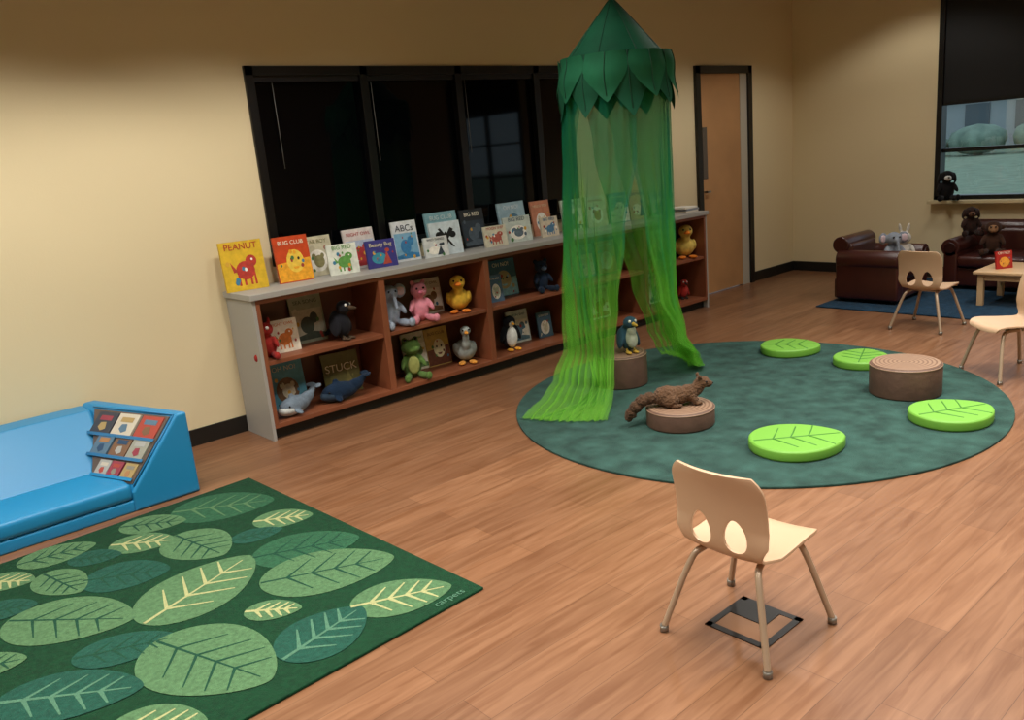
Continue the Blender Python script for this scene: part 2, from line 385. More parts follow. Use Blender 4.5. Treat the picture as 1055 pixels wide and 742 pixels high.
for x,z,c,a,m in ((4.68,Z1,'#d9d0b4','#3c6a8c',1),(4.95,Z1,'#7aa4b0','#e4e0d0',2),(5.22,Z1,'#cf8a5a','#f0e2c0',0),(4.68,Z0,'#c8d0c4','#4c5c46',5),(5.1,Z0,'#e2dcc8','#a84a3a',2),
    (5.55,Z1,'#e0e0d4','#406a90',2),(5.95,Z1,'#d6dcdc','#3a4650',1),(5.6,Z0,'#e6e2d8','#b04a3a',0),(5.86,Z0,'#eceae2','#6a7a8a',2)):
    sb(x,yb-.01,z,.22,.27,c,a,m,-4)

# ------------------------------------------------------------ plush toys
def plush(name,loc,yaw,scale,parts,vox=.006,fur=.35):
    e=empty(name,loc,yaw,scale)
    for k,(pn,col,ells) in enumerate(parts):
        m=mat(col,.95,bump=fur,bscale=150,var=.2,vscale=30,sheen=.08,spec=.2)
        if pn in('eyes','nose'): m=mat(col,.15)
        b=MB()
        for q in ells: b.ell(q[0:3],q[3:6],m,rot=q[6:9] if len(q)>6 else (0,0,0),sub=3)
        o=b.done(pn,e,fixn=False)
        if pn not in('eyes','nose') and len(ells)>1:
            rm=o.modifiers.new('r','REMESH'); rm.mode='VOXEL'; rm.voxel_size=vox; rm.use_smooth_shade=True
            s2=o.modifiers.new('s','SMOOTH'); s2.factor=.5; s2.iterations=4
            bake(o)
    return e
def sit(ear=None,head=(.055,.05,.05),hz=.2,by=.06,leg=.02,arm=.018):
    return [(0,.01,.08,.062,by,.085),(0,0,.145,.03,.03,.03),(0,-.01,hz)+head,
      (.06,-.03,.11,arm,arm,.05,-30,-25,0),(-.06,-.03,.11,arm,arm,.05,-30,25,0),
      (.05,-.075,.025,leg+.003,.06,leg+.003,0,0,18),(-.05,-.075,.025,leg+.003,.06,leg+.003,0,0,-18),
      (.068,-.13,.03,.022,.017,.028),(-.068,-.13,.03,.022,.017,.028)]
def eyes(y=-.055,z=.215,x=.022,r=.007): return ('eyes','#0a0a0a',[(x,y,z,r,r,r),(-x,y,z,r,r,r)])
yt=4.64
trunk=[(0,-.06,.19,.017,.02,.02),(0,-.075,.165,.014,.014,.02),(0,-.082,.14,.012,.012,.018),(0,-.09,.12,.011,.013,.012)]
def elephant(loc,yaw,s,c='#97a3b2'):
    return plush('plush_elephant',loc,yaw,s,[('body',c,sit()+trunk+[(.075,.0,.205,.04,.012,.045,0,0,-20),(-.075,.0,.205,.04,.012,.045,0,0,20)]),('inner_ears','#c9b3b8',[(.078,-.012,.205,.028,.005,.032,0,0,-20),(-.078,-.012,.205,.028,.005,.032,0,0,20)]),eyes()])
elephant((2.95,yt-.01,Z1),-5,1.12)
plush('plush_pig',(3.17,yt-.04,Z1),-20,1.05,[('body','#d98a98',sit()+[(.035,0,.25,.016,.01,.02,0,20,0),(-.035,0,.25,.016,.01,.02,0,-20,0)]),('snout','#c46a7c',[(0,-.06,.195,.02,.015,.016),(0,-.066,.195,.018,.012,.014)]),eyes(z=.218)])
def duck(loc,yaw,s,c='#e0b43c',bc='#dd7a22'):
    return plush('plush_duck',loc,yaw,s,[('body',c,[(0,.02,.08,.075,.085,.075),(0,.09,.12,.03,.04,.025,30,0,0),(0,-.03,.15,.035,.035,.05),(0,-.04,.2,.052,.05,.048),(.07,.02,.09,.018,.055,.04),(-.07,.02,.09,.018,.055,.04)]),
      ('bill',bc,[(0,-.09,.19,.026,.03,.01),(0,-.08,.2,.018,.02,.012)]),('feet',bc,[(.04,-.08,.012,.03,.045,.012,0,0,15),(-.04,-.08,.012,.03,.045,.012,0,0,-15)]),eyes(y=-.08,z=.215,x=.025)])
duck((3.52,yt-.02,Z1),-35,1.05)
duck((6.12,yt-.03,Z1),-40,1.2,'#dcc060')
plush('plush_frog',(3.06,yt-.03,Z0),-20,1.08,[('body','#5b7a3c',sit(head=(.065,.055,.045),arm=.016)+[(.035,-.01,.245,.02,.02,.02),(-.035,-.01,.245,.02,.02,.02),(0,-.045,.19,.05,.03,.025)]),('belly','#a3a860',[(0,-.045,.09,.04,.015,.06),(0,-.04,.1,.035,.02,.05)]),eyes(y=-.03,z=.25,x=.036,r=.009)])
plush('plush_goose',(3.52,yt-.04,Z0),-30,1.1,[('body','#9aa19c',[(0,.03,.08,.07,.095,.07),(0,.12,.1,.03,.045,.02,25,0,0),(0,-.05,.13,.03,.03,.045,20,0,0),(0,-.065,.18,.022,.022,.04),(0,-.07,.225,.034,.034,.03),(.06,.04,.09,.018,.06,.04),(-.06,.04,.09,.018,.06,.04)]),
   ('bill','#d8913a',[(0,-.115,.22,.016,.028,.009),(0,-.1,.224,.012,.02,.01)]),('feet','#d8913a',[(.035,-.05,.012,.025,.045,.012,0,0,15),(-.035,-.05,.012,.025,.045,.012,0,0,-15)]),eyes(y=-.1,z=.235,x=.02,r=.006)])
def crow(name,loc,yaw,s,c,wc,belly=None):
    parts=[('body',c,[(0,.02,.1,.055,.065,.085,-15,0,0),(0,.09,.06,.03,.06,.015,-35,0,0),(0,-.02,.2,.045,.045,.042),(.055,.02,.1,.015,.04,.07,-15,-12,0),(-.055,.02,.1,.015,.04,.07,-15,12,0)]),
      ('bill',wc,[(0,-.08,.195,.012,.035,.012),(0,-.06,.2,.014,.02,.014)]),('feet',wc,[(.025,-.03,.01,.018,.035,.01),(-.025,-.03,.01,.018,.035,.01),(.025,-.01,.02,.008,.008,.02),(-.025,-.01,.02,.008,.008,.02)]),
      ('eyes','#d8d8d0',[(.02,-.052,.215,.01,.008,.01),(-.02,-.052,.215,.01,.008,.01)])]
    if belly: parts.append(('belly',belly,[(0,-.03,.1,.04,.03,.065,-15,0,0),(0,-.035,.15,.03,.025,.04)]))
    return plush(name,loc,yaw,s,parts)
crow('plush_crow',(2.56,4.58,Z1),25,1.05,'#1b1b20','#4a3a2a')
plush('plush_monster',(2.055,4.60,Z1),-30,.85,[('body','#9c2c26',sit()+[(.03,0,.255,.012,.012,.03),(-.03,0,.255,.012,.012,.03)]),('eyes','#f0f0e8',[(.02,-.055,.215,.013,.008,.013),(-.02,-.055,.215,.013,.008,.013)])])
plush('plush_bear',(4.33,yt-.02,Z1),-15,.95,[('body','#1f2c40',sit()+[(.045,0,.245,.02,.012,.02),(-.045,0,.245,.02,.012,.02)]),('muzzle','#5a6a80',[(0,-.055,.19,.025,.02,.02),(0,-.06,.188,.02,.02,.015)]),eyes()])
def penguin(loc,yaw,s):
    return plush('plush_penguin',loc,yaw,s,[('body','#1a1d24',[(0,.01,.1,.06,.055,.095),(0,0,.2,.047,.045,.045),(.06,0,.12,.014,.03,.06,0,-18,0),(-.06,0,.12,.014,.03,.06,0,18,0)]),
     ('belly','#e6e6e0',[(0,-.022,.095,.045,.035,.078),(0,-.02,.1,.045,.036,.07),(0,-.012,.195,.032,.038,.03)]),('bill','#e09a2c',[(0,-.06,.195,.012,.025,.008),(0,-.05,.196,.012,.015,.01)]),('feet','#e09a2c',[(.03,-.05,.01,.024,.04,.01),(-.03,-.05,.01,.024,.04,.01)]),eyes(y=-.046,z=.21,x=.018,r=.006)])
penguin((3.95,yt-.04,Z0),-15,1.05)
crow('plush_cardinal',(6.08,yt-.03,Z0),-30,.75,'#a02c24','#26211c')
def whale(name,loc,yaw,s,c,bc):
    return plush(name,loc,yaw,s,[('body',c,[(0,0,.055,.11,.055,.052),(.09,0,.07,.06,.035,.035,0,-20,0),(.14,0,.1,.035,.02,.02,0,-40,0),(.165,.03,.125,.022,.035,.01,0,-20,20),(.165,-.03,.125,.022,.035,.01,0,-20,-20),(-.02,0,.11,.02,.008,.02,0,30,0),(-.03,-.06,.03,.022,.035,.009,20,0,0),(-.03,.06,.03,.022,.035,.009,-20,0,0)]),
      ('belly',bc,[(-.02,0,.035,.1,.05,.036),(-.05,0,.04,.07,.05,.036)]),('eyes','#0a0a0a',[(-.075,-.042,.065,.006,.006,.006),(-.075,.042,.065,.006,.006,.006)])])
whale('plush_whale',(2.15,4.56,Z0+.004),15,1.05,'#6f7c88','#c8ccc8')
whale('plush_shark',(2.47,4.57,Z0+.004),-12,1.1,'#15273c','#2c3c4c')

# ------------------------------------------------------------ reading couch
blue=mat('#1f84b8',.4,bump=.03,bscale=60,name='blue_vinyl'); blued=mat('#17699a',.4)
e=empty('reading_couch')
b=MB()
b.box(-.5,1.03,4.085,4.7,.0,.06,blue,bev=.010); b.done('base',e)
b=MB(); b.box(-.5,1.03,4.08,4.6,.062,.145,blue,bev=.025); b.done('seat_cushion',e)
b=MB(); b.hull([(-.5,4.42,.0),(-.5,4.42,.14),(-.5,4.66,.41),(-.5,4.815,.41),(-.5,4.815,0),(1.06,4.42,.0),(1.06,4.42,.14),(1.06,4.66,.41),(1.06,4.815,.41),(1.06,4.815,0)],blue)
b.done('backrest',e,bev=.018)
b=MB()
b.hull([(1.03,4.08,0),(1.35,4.08,0),(1.35,4.08,.425),(1.30,4.08,.425),(1.03,4.08,.1),
        (.76,4.80,0),(1.12,4.80,0),(1.12,4.80,.425),(1.06,4.80,.425),(.77,4.80,.1)],blue)
b.done('display_arm',e,bev=.014)
e1=Vector((-.35,.93,0)).normalized(); T=Vector((1.30,4.08,.425)); B0=Vector((1.03,4.08,.1))
v=(T-B0); e2=(v-e1*v.dot(e1)).normalized(); nn=e1.cross(e2)
if nn.z<0: nn=-nn
def PP(a,c,d=0): return B0+e1*a+v*(c/.42)+nn*d
pocket=mat('#5e5048',.7); pm=mat('#2b6f9e',.4)
b=MB(); b.hull([PP(a,c,s) for a,c in((.03,.04),(.03,.40),(.60,.40),(.33,.04)) for s in (0,.006)],pocket); b.done('pocket_panel',e)
b=MB()
cols=['#a8453a','#c8bfae','#3a3f4a','#98988c','#7a5a44','#57748a','#a8905f','#923b4a','#a6a6a2','#2c4a6a','#a87a50','#8a8478']
k=0
for row,(c0,hh,a0,a1,n) in enumerate(((.26,.13,.05,.55,3),(.15,.12,.05,.45,3),(.05,.09,.05,.34,3))):
    for i in range(n):
        aa=a0+(a1-a0)*i/n; ww=(a1-a0)/n*.9; d=.012+.004*((i+row)%2)
        c=mat(cols[k%12],.5); c2=mat(cols[(k+5)%12],.5); k+=1
        b.hull([PP(aa+p*ww,c0+q*hh,s) for p in(0,1) for q in(0,1) for s in(.006,d)],c)
        b.hull([PP(aa+p*ww,c0+q*hh,s) for p in(.2,.8) for q in(.65,.85) for s in(d,d+.001)],c2)
        b.hull([PP(aa+p*ww,c0+q*hh,s) for p,q in((.3,.3),(.5,.2),(.7,.35),(.65,.55),(.4,.58)) for s in(d,d+.001)],mat(cols[(k+3)%12],.5))
    b.hull([PP(a0-.015+p*(a1-a0+.02),c0+q*.016,s) for p in(0,1) for q in(0,1) for s in(.016,.018)],pm if row<2 else blue)
b.done('pocket_books',e)
b=MB(); b.tube([PP(.015,.03,.003),PP(.015,.412,.003)],.004,blued,6); b.tube([PP(.015,.412,.003),PP(.62,.412,.003)],.004,blued,6); b.done('piping',e)

# ------------------------------------------------------------ leaf rug
def carpet(col,name,var=.25,vs=60):
    return mat(col,.97,bump=.7,bscale=260,var=var,vscale=vs,name=name,spec=.1,sheen=.05)
A=Vector((1.579,4.016)); uu=Vector((math.cos(.036),math.sin(.036))); vv=Vector((uu.y,-uu.x))
RL,RW=2.74,1.83
def RP(x,y,z): p=A+uu*x+vv*y; return Vector((p.x,p.y,z))
e=empty('leaf_pattern_rug')
b=MB(); b.hull([RP(x,y,z) for x in(-RL,0) for y in(0,RW) for z in(.0,.011)],carpet('#0c3820','rug_dark_green')); b.done('pile',e,bev=.004)
def clip(poly):
    for ax,val,sg in((0,-.004,-1),(0,-RL+.004,1),(1,.004,1),(1,RW-.004,-1)):
        out=[]
        for i in range(len(poly)):
            p,q=poly[i-1],poly[i]; dp=(p[ax]-val)*sg; dq=(q[ax]-val)*sg
            if (dp>=0)!=(dq>=0):
                t=dp/(dp-dq); out.append((p[0]+(q[0]-p[0])*t,p[1]+(q[1]-p[1])*t))
            if dq>=0: out.append(q)
        poly=out
        if len(poly)<3: return None
    return poly
sage='#50734e'; teal='#1d4c3e'; dg='#29573c'; crm='#a5a674'; vd='#184431'; vl='#4e7860'
LV=[(-.26,.25,37,.48,.34,dg,sage),(-.15,.63,38,.27,.2,sage,crm),(-.56,.16,39,.30,.2,sage,vd),(-.31,.69,20,.22,.14,teal,vd),(-.67,.33,43,.29,.2,sage,crm),
(-.86,.30,38,.22,.15,teal,vd),(-.52,.57,-8+90,.38,.28,sage,vd),(-.96,.12,13,.31,.22,sage,vd),(-.83,.59,36,.34,.26,teal,vd),(-.24,.99,28,.44,.31,dg,vd),
(-1.18,.22,47,.24,.17,sage,crm),(-1.03,.43,80,.31,.19,sage,vd),(-.68,.95,-20,.54,.38,sage,crm),(-.29,1.24,29,.52,.36,sage,vd),(-.23,1.64,28,.37,.25,sage,crm),
(-1.10,.78,50,.50,.33,sage,vd),(-.58,1.34,45,.21,.14,sage,crm),(-1.25,.48,31,.24,.17,teal,vd),(-.54,1.62,-11,.36,.28,teal,vl),(-1.03,1.15,28,.34,.2,teal,vd),
(-.87,1.46,74,.55,.38,sage,vd),(-1.40,.87,28,.27,.18,sage,vd),(-1.25,1.28,40,.46,.27,teal,vl),(-1.12,1.66,47,.3,.2,sage,crm),
(-1.5,.3,60,.4,.28,sage,vd),(-1.62,.75,20,.4,.26,dg,vd),(-1.6,1.2,50,.36,.25,sage,crm),(-1.5,1.6,10,.4,.28,teal,vd),(-1.9,.4,30,.42,.3,sage,vd),(-2.0,1.0,70,.5,.34,sage,crm),(-1.95,1.55,20,.4,.27,dg,vd),(-2.35,.35,50,.4,.28,teal,vl),(-2.4,.85,20,.36,.25,sage,vd),(-2.4,1.4,60,.48,.32,sage,vd)]
b=MB()
for k,(x,y,a,l,wd_,c,vc) in enumerate(LV):
    ca,sa=math.cos(math.radians(a)),math.sin(math.radians(a)); z=.0116+.00012*k
    def T2(p): return (x+p[0]*ca-p[1]*sa,y+p[0]*sa+p[1]*ca)
    def hw(t): return wd_/2*max(0,math.sin(math.pi*t**.8))**.62
    n=26
    out=[(l*((.5-.5*math.cos(math.pi*i/n))-.5),hw(.5-.5*math.cos(math.pi*i/n))) for i in range(n+1)]
    out+=[(p[0],-p[1]) for p in out[-2:0:-1]]
    pl=clip([T2(p) for p in out])
    if not pl: continue
    b.poly([RP(p[0],p[1],z) for p in pl],carpet(c,'rug_leaf',.22))
    vm=carpet(vc,'rug_vein',.1); wv=.0055 if vc==vd else .0075
    segs=[((-.49*l,0),(.42*l,0))]
    for t in (.2,.38,.55,.71):
        h=hw(t+.08)*.74
        for s in(1,-1): segs.append(((l*(t-.5),0),(l*(t-.5)+h*.75,s*h)))
    for j,(p,q) in enumerate(segs):
        d=Vector((q[0]-p[0],q[1]-p[1])).normalized(); nrm=Vector((-d.y,d.x))*wv
        pl=clip([T2(w_) for w_ in((p[0]+nrm.x,p[1]+nrm.y),(q[0]+nrm.x*.4,q[1]+nrm.y*.4),(q[0]-nrm.x*.4,q[1]-nrm.y*.4),(p[0]-nrm.x,p[1]-nrm.y))])
        if pl: b.poly([RP(w_[0],w_[1],z+.0006+.00002*j) for w_ in pl],vm)
for f_ in b.bm.faces:
    f_.normal_update()
    if f_.normal.z<0: f_.normal_flip()
b.done('leaf_pattern',e,fixn=False)
o=text(e,'carpets',.045,Matrix.Translation(RP(-.13,1.805,.0135))@Matrix.Rotation(math.radians(2),4,'Z'),carpet(vl,'rug_vein',.1)); o.name='woven_label'

# ------------------------------------------------------------ round rug
m=carpet('#2d4a43','round_rug_pile',.38,9)
b=MB(); n=96
b.prism([(1.372*math.cos(i*2*math.pi/n),1.372*math.sin(i*2*math.pi/n)) for i in range(n)],0,.012,m)
b.done('round_rug',loc=(4.11,2.689,0),bev=.004)
b=MB(); b.box(6.62,8.25,1.2,3.62,0,.011,carpet('#173449','blue_rug_pile',.3,20)); b.done('blue_area_rug',bev=.004)

# ------------------------------------------------------------ leaf cushions
lime=mat('#68a034',.55,bump=.05,bscale=80,name='lime_vinyl'); limev=mat('#3a7620',.6)
def cushion(x,y,yaw,l=.45,w=.42,z=.012):
    e=empty('leaf_cushion',(x,y,z),yaw)
    n=40; pts=[]
    for i in range(n):
        a=i*2*math.pi/n
        rr=1+.10*max(0,math.cos(a))**6
        pts.append((l/2*rr*math.cos(a),w/2*math.sin(a)*(1-.08*math.cos(a))))
    b=MB(); b.prism(pts,0,.055,lime,smooth=True); b.done('pad',e,bev=.012)
    b=MB(); z1=.0555
    segs=[((-.46*l,0),(.5*l,0))]
    for t in(-.25,-.05,.15):
        for s in(1,-1): segs.append(((l*t,0),(l*(t+.17),s*w*.34)))
    for p,q in segs: b.tube([(p[0],p[1],z1-.001),((p[0]+q[0])/2,(p[1]+q[1])/2*.95,z1-.001),(q[0],q[1],z1-.002)],.004,limev,6)
    b.done('stitched_veins',e)
cushion(3.50,2.02,-40,.44,.41); cushion(4.28,1.60,-30,.40,.38); cushion(5.12,3.00,-60,.38,.38); cushion(5.06,2.45,20,.36,.34)

# ------------------------------------------------------------ tree-stump stools
def stump_top():
    m=bpy.data.materials.new('stump_rings'); m.use_nodes=True; nt=m.node_tree; b=nt.nodes['Principled BSDF']; b.inputs['Roughness'].default_value=.6
    tc=nt.nodes.new('ShaderNodeTexCoord'); w=nt.nodes.new('ShaderNodeTexWave'); w.wave_type='RINGS'; w.rings_direction='Z'
    w.inputs['Scale'].default_value=14; w.inputs['Distortion'].default_value=1.2; w.inputs['Detail'].default_value=1; w.inputs['Detail Scale'].default_value=.6
    nt.links.new(tc.outputs['Object'],w.inputs['Vector']); r=nt.nodes.new('ShaderNodeValToRGB')
    r.color_ramp.elements[0].color=lin('#6a4d3a'); r.color_ramp.elements[0].position=.15; r.color_ramp.elements[1].position=.5; r.color_ramp.elements[1].color=lin('#8c705a')
    nt.links.new(w.outputs['Fac'],r.inputs[0]); nt.links.new(r.outputs[0],b.inputs['Base Color']); return m
stt=stump_top(); sts=mat('#5c4336',.6,bump=.3,bscale=30,var=.12,vscale=12,name='stump_side')
def stool(x,y,r,h):
    e=empty('tree_stump_stool',(x,y,.012))
    b=MB(); n=56; b.prism([(r*math.cos(i*2*math.pi/n),r*math.sin(i*2*math.pi/n)) for i in range(n)],0,h-.004,sts,smooth=True); b.done('side',e,bev=.01)
    b=MB(); q=r-.012; b.prism([(q*math.cos(i*2*math.pi/n),q*math.sin(i*2*math.pi/n)) for i in range(n)],h-.006,h,stt,smooth=True); b.done('top_pad',e,bev=.003)
    b=MB(); q=r-.002; b.tube([(q*math.cos(i*2*math.pi/48),q*math.sin(i*2*math.pi/48),h-.012) for i in range(49)],.004,stt,6); b.done('piping',e)
stool(3.92,3.49,.165,.21); stool(3.49,2.70,.185,.105); stool(4.62,1.98,.19,.18)

crow('plush_toucan',(3.93,3.42,.222),-20,1.0,'#2c4858','#b8923a','#a8aa98')
fur='#5e4430'
e=plush('plush_squirrel',(3.49,2.70,.1175),-40.6,1.0,[
 ('body',fur,[(-.07,0,.055,.075,.062,.056),(-.01,0,.055,.07,.055,.05),(.05,0,.062,.055,.048,.048),(.095,0,.085,.036,.034,.04,0,30,0),(.125,0,.115,.042,.034,.034),(.158,0,.106,.024,.02,.019),
   (-.06,.05,.04,.045,.025,.035),(-.06,-.05,.04,.045,.025,.035),(-.03,.06,.012,.035,.014,.012),(-.03,-.06,.012,.035,.014,.012),
   (.07,.035,.035,.018,.016,.03,0,-15,0),(.07,-.035,.035,.018,.016,.03,0,-15,0),(.09,.037,.011,.026,.013,.011),(.09,-.037,.011,.026,.013,.011),
   (.108,.027,.15,.012,.008,.018,-12,0,0),(.108,-.027,.15,.012,.008,.018,12,0,0)]),
 ('tail','#4c3625',[(-.13,0,.05,.035,.03,.03),(-.165,.0,.052,.04,.036,.034),(-.205,.0,.04,.042,.038,.034,0,-20,0),(-.24,.0,.01,.04,.036,.034,0,-35,0),(-.268,.0,-.025,.034,.03,.032,0,-45,0),(-.285,0,-.05,.02,.02,.024,0,-50,0)]),
 ('nose','#0a0807',[(.181,0,.108,.006,.007,.005)]),('eyes','#0a0807',[(.14,.03,.124,.0065,.005,.0065),(.14,-.03,.124,.0065,.005,.0065)])],vox=.004,fur=.9)
for o in e.children:
    if o.name.startswith(('body','tail')):
        tx=bpy.data.textures.new('fur','CLOUDS'); tx.noise_scale=.012; dm=o.modifiers.new('d','DISPLACE'); dm.texture=tx; dm.strength=.014; dm.mid_level=.5

# ------------------------------------------------------------ canopy
def sheer(name,cols,fac):
    m=bpy.data.materials.new(name); m.use_nodes=True; nt=m.node_tree; N=nt.nodes; L=nt.links; N.remove(N['Principled BSDF'])
    tc=N.new('ShaderNodeTexCoord'); sp=N.new('ShaderNodeSeparateXYZ'); L.new(tc.outputs['Object'],sp.inputs[0])
    mr=N.new('ShaderNodeMapRange'); mr.inputs[1].default_value=0; mr.inputs[2].default_value=2.0; L.new(sp.outputs['Z'],mr.inputs[0])
    mp=N.new('ShaderNodeMapping'); mp.inputs['Scale'].default_value=(1,1,.2); L.new(tc.outputs['Object'],mp.inputs[0])
    no=N.new('ShaderNodeTexNoise'); no.inputs['Scale'].default_value=7; L.new(mp.outputs[0],no.inputs['Vector'])
    ad=N.new('ShaderNodeMath'); ad.operation='MULTIPLY_ADD'; ad.inputs[1].default_value=.8; L.new(no.outputs['Fac'],ad.inputs[0]); L.new(mr.outputs[0],ad.inputs[2])
    sb_=N.new('ShaderNodeMath'); sb_.operation='SUBTRACT'; sb_.inputs[1].default_value=.4; L.new(ad.outputs[0],sb_.inputs[0])
    r=N.new('ShaderNodeValToRGB'); el=r.color_ramp.elements
    el[0].position=cols[0][0]; el[0].color=lin(cols[0][1]); el[1].position=cols[-1][0]; el[1].color=lin(cols[-1][1])
    for p,c in cols[1:-1]: q=el.new(p); q.color=lin(c)
    L.new(sb_.outputs[0],r.inputs[0])
    d=N.new('ShaderNodeBsdfDiffuse'); t=N.new('ShaderNodeBsdfTranslucent'); L.new(r.outputs[0],d.inputs[0]); L.new(r.outputs[0],t.inputs[0])
    a1=N.new('ShaderNodeMixShader'); a1.inputs[0].default_value=.45; L.new(d.outputs[0],a1.inputs[1]); L.new(t.outputs[0],a1.inputs[2])
    tr=N.new('ShaderNodeBsdfTransparent'); tr.inputs[0].default_value=(.9,1,.9,1)
    mx=N.new('ShaderNodeMixShader'); mx.inputs[0].default_value=fac; L.new(tr.outputs[0],mx.inputs[1]); L.new(a1.outputs[0],mx.inputs[2]); L.new(mx.outputs[0],N['Material Output'].inputs[0])
    return m
sh=sheer('sheer_green',[(.0,'#86c84a'),(.32,'#74bd48'),(.48,'#48a65c'),(.64,'#2b8f6a'),(1,'#227c62')],.47)
shl=sheer('sheer_lime',[(.0,'#93cf4c'),(.60,'#84c64c'),(1,'#4aa060')],.30)
CX_,CY_=4.0,3.48
e=empty('leaf_canopy',(CX_,CY_,0))
def interp(keys,z):
    if z>=keys[0][0]: return keys[0][1:]
    for a,c in zip(keys,keys[1:]):
        if a[0]>=z>=c[0]:
            t=(a[0]-z)/(a[0]-c[0]); t=t*t*(3-2*t) if c[0]>0.01 else t
            return tuple(p+(q-p)*t for p,q in zip(a[1:],c[1:]))
    return keys[-1][1:]
Lk=[(2.0,80,244,.31,.31),(1.5,92,238,.34,.33),(1.0,112,222,.37,.35),(.6,136,213,.39,.37),(.3,155,208,.43,.40),(.14,168,210,.58,.52),(.012,180,211,.97,.84)]
Rk=[(2.0,-128,88,.31,.31),(1.5,-127,72,.31,.31),(1.0,-114,55,.30,.30),(.6,-98,35,.29,.29),(.3,-75,20,.34,.33),(.14,-45,18,.42,.45),(.012,-22,18,.52,.74)]
def curtain(keys,folds,seed,nm,m,amp=.018,off=0):
    def fn(s,t):
        z=max(2.0*(1-t),.012)
        a0,a1,ra,rb=interp(keys,z)
        a=math.radians(a0+(a1-a0)*s); rr=ra+(rb-ra)*s+off
        g=amp*(.35+.9*t)
        rr+=g*math.sin(s*folds*2*math.pi+seed+1.3*math.sin(t*3+seed))+g*.5*math.sin(s*folds*4.7*math.pi+seed*2+t*2)
        if z<.1: z=.014+ .5*(z-.012)+ .010*(1+math.sin(s*folds*2*math.pi+seed))*(1 if z<.02 else .5)
        return (rr*math.cos(a),rr*math.sin(a),z)
    b=MB(); b.grid(fn,150,90,m); return b.done(nm,e,fixn=False)
curtain(Lk,9,0,'left_drape',sh)
curtain(Rk,10,2,'right_drape',sh)
L2=[(z,a0+30,a1-2,ra*.93,rb*.93) for z,a0,a1,ra,rb in Lk]; L2[-1]=(.012,184,209,.93,.82)
curtain(L2,6,1,'left_inner_drape',shl)
R2=[(z,a0+6,a1-25,ra*.92,rb*.92) for z,a0,a1,ra,rb in Rk]; R2[-1]=(.012,-18,14,.5,.7)
curtain(R2,6,4,'right_inner_drape',shl)
crown=mat('#1a5a40',.75,bump=.1,bscale=30,var=.25,vscale=5,name='crown_satin',spec=.2); crown2=mat('#17523a',.75,var=.2,vscale=6,spec=.2); crown3=mat('#206848',.75,var=.2,vscale=6,spec=.2); seam=mat('#124a34',.7)
b=MB()
def cone(s,t):
    a=s*2*math.pi; rr=.315*(t**.9)*(1+.03*abs(math.cos(4*a))*t); z=2.36-.37*t**.95
    return (rr*math.cos(a),rr*math.sin(a),z)
b.grid(cone,64,14,crown)
for k in range(8):
    s=(k/8+1/16)
    pts=[cone(s,t/10) for t in range(0,11)]
    b.tube([(p[0]*1.005,p[1]*1.005,p[2]+.001) for p in pts],.003,seam,6)
b.done('crown_top',e,fixn=False)
b=MB(); b.tube([(.315*math.cos(i*math.pi/24),.315*math.sin(i*math.pi/24),1.99) for i in range(49)],.007,crown2,8); b.done('hoop',e)
b=MB()
rc=random.Random(5)
for layer,(n,ln,wd_,ro,m) in enumerate(((8,.34,.15,.002,crown2),(8,.28,.14,.014,crown3))):
    for k in range(n):
        a0=(k+.5*layer+.2)*2*math.pi/n; lnk=ln*rc.uniform(.9,1.08)
        def flp(q,t):
            w_=wd_*(1-t**1.7)**.85*(.82+.5*math.sin(math.pi*min(1,t*1.1))*.5) if t<1 else 0
            rr=.317+ro+.035*t**1.5+.012*(1-q*q)*math.sin(math.pi*min(1,t+.15))+.006*math.sin(9*t+k)
            a=a0+q*w_/.33+.04*math.sin(3*t+k)*t
            return (rr*math.cos(a),rr*math.sin(a),2.03-lnk*t)
        b.grid(lambda s,t: flp((s-.5)*2,t),10,16,m)
        def o3(p): return (p[0]*1.006,p[1]*1.006,p[2])
        b.tube([o3(flp(0,t/8)) for t in range(0,8)],.0025,seam,5)
o=b.done('crown_leaves',e,fixn=False)
b=MB(); b.tube([(0,0,2.35),(0,0,H)],.004,mat('#d8d8d0',.6),8); b.tube([(0,0,2.33),(0,0,2.37)],.012,crown2,8); b.done('hanging_cord',e)

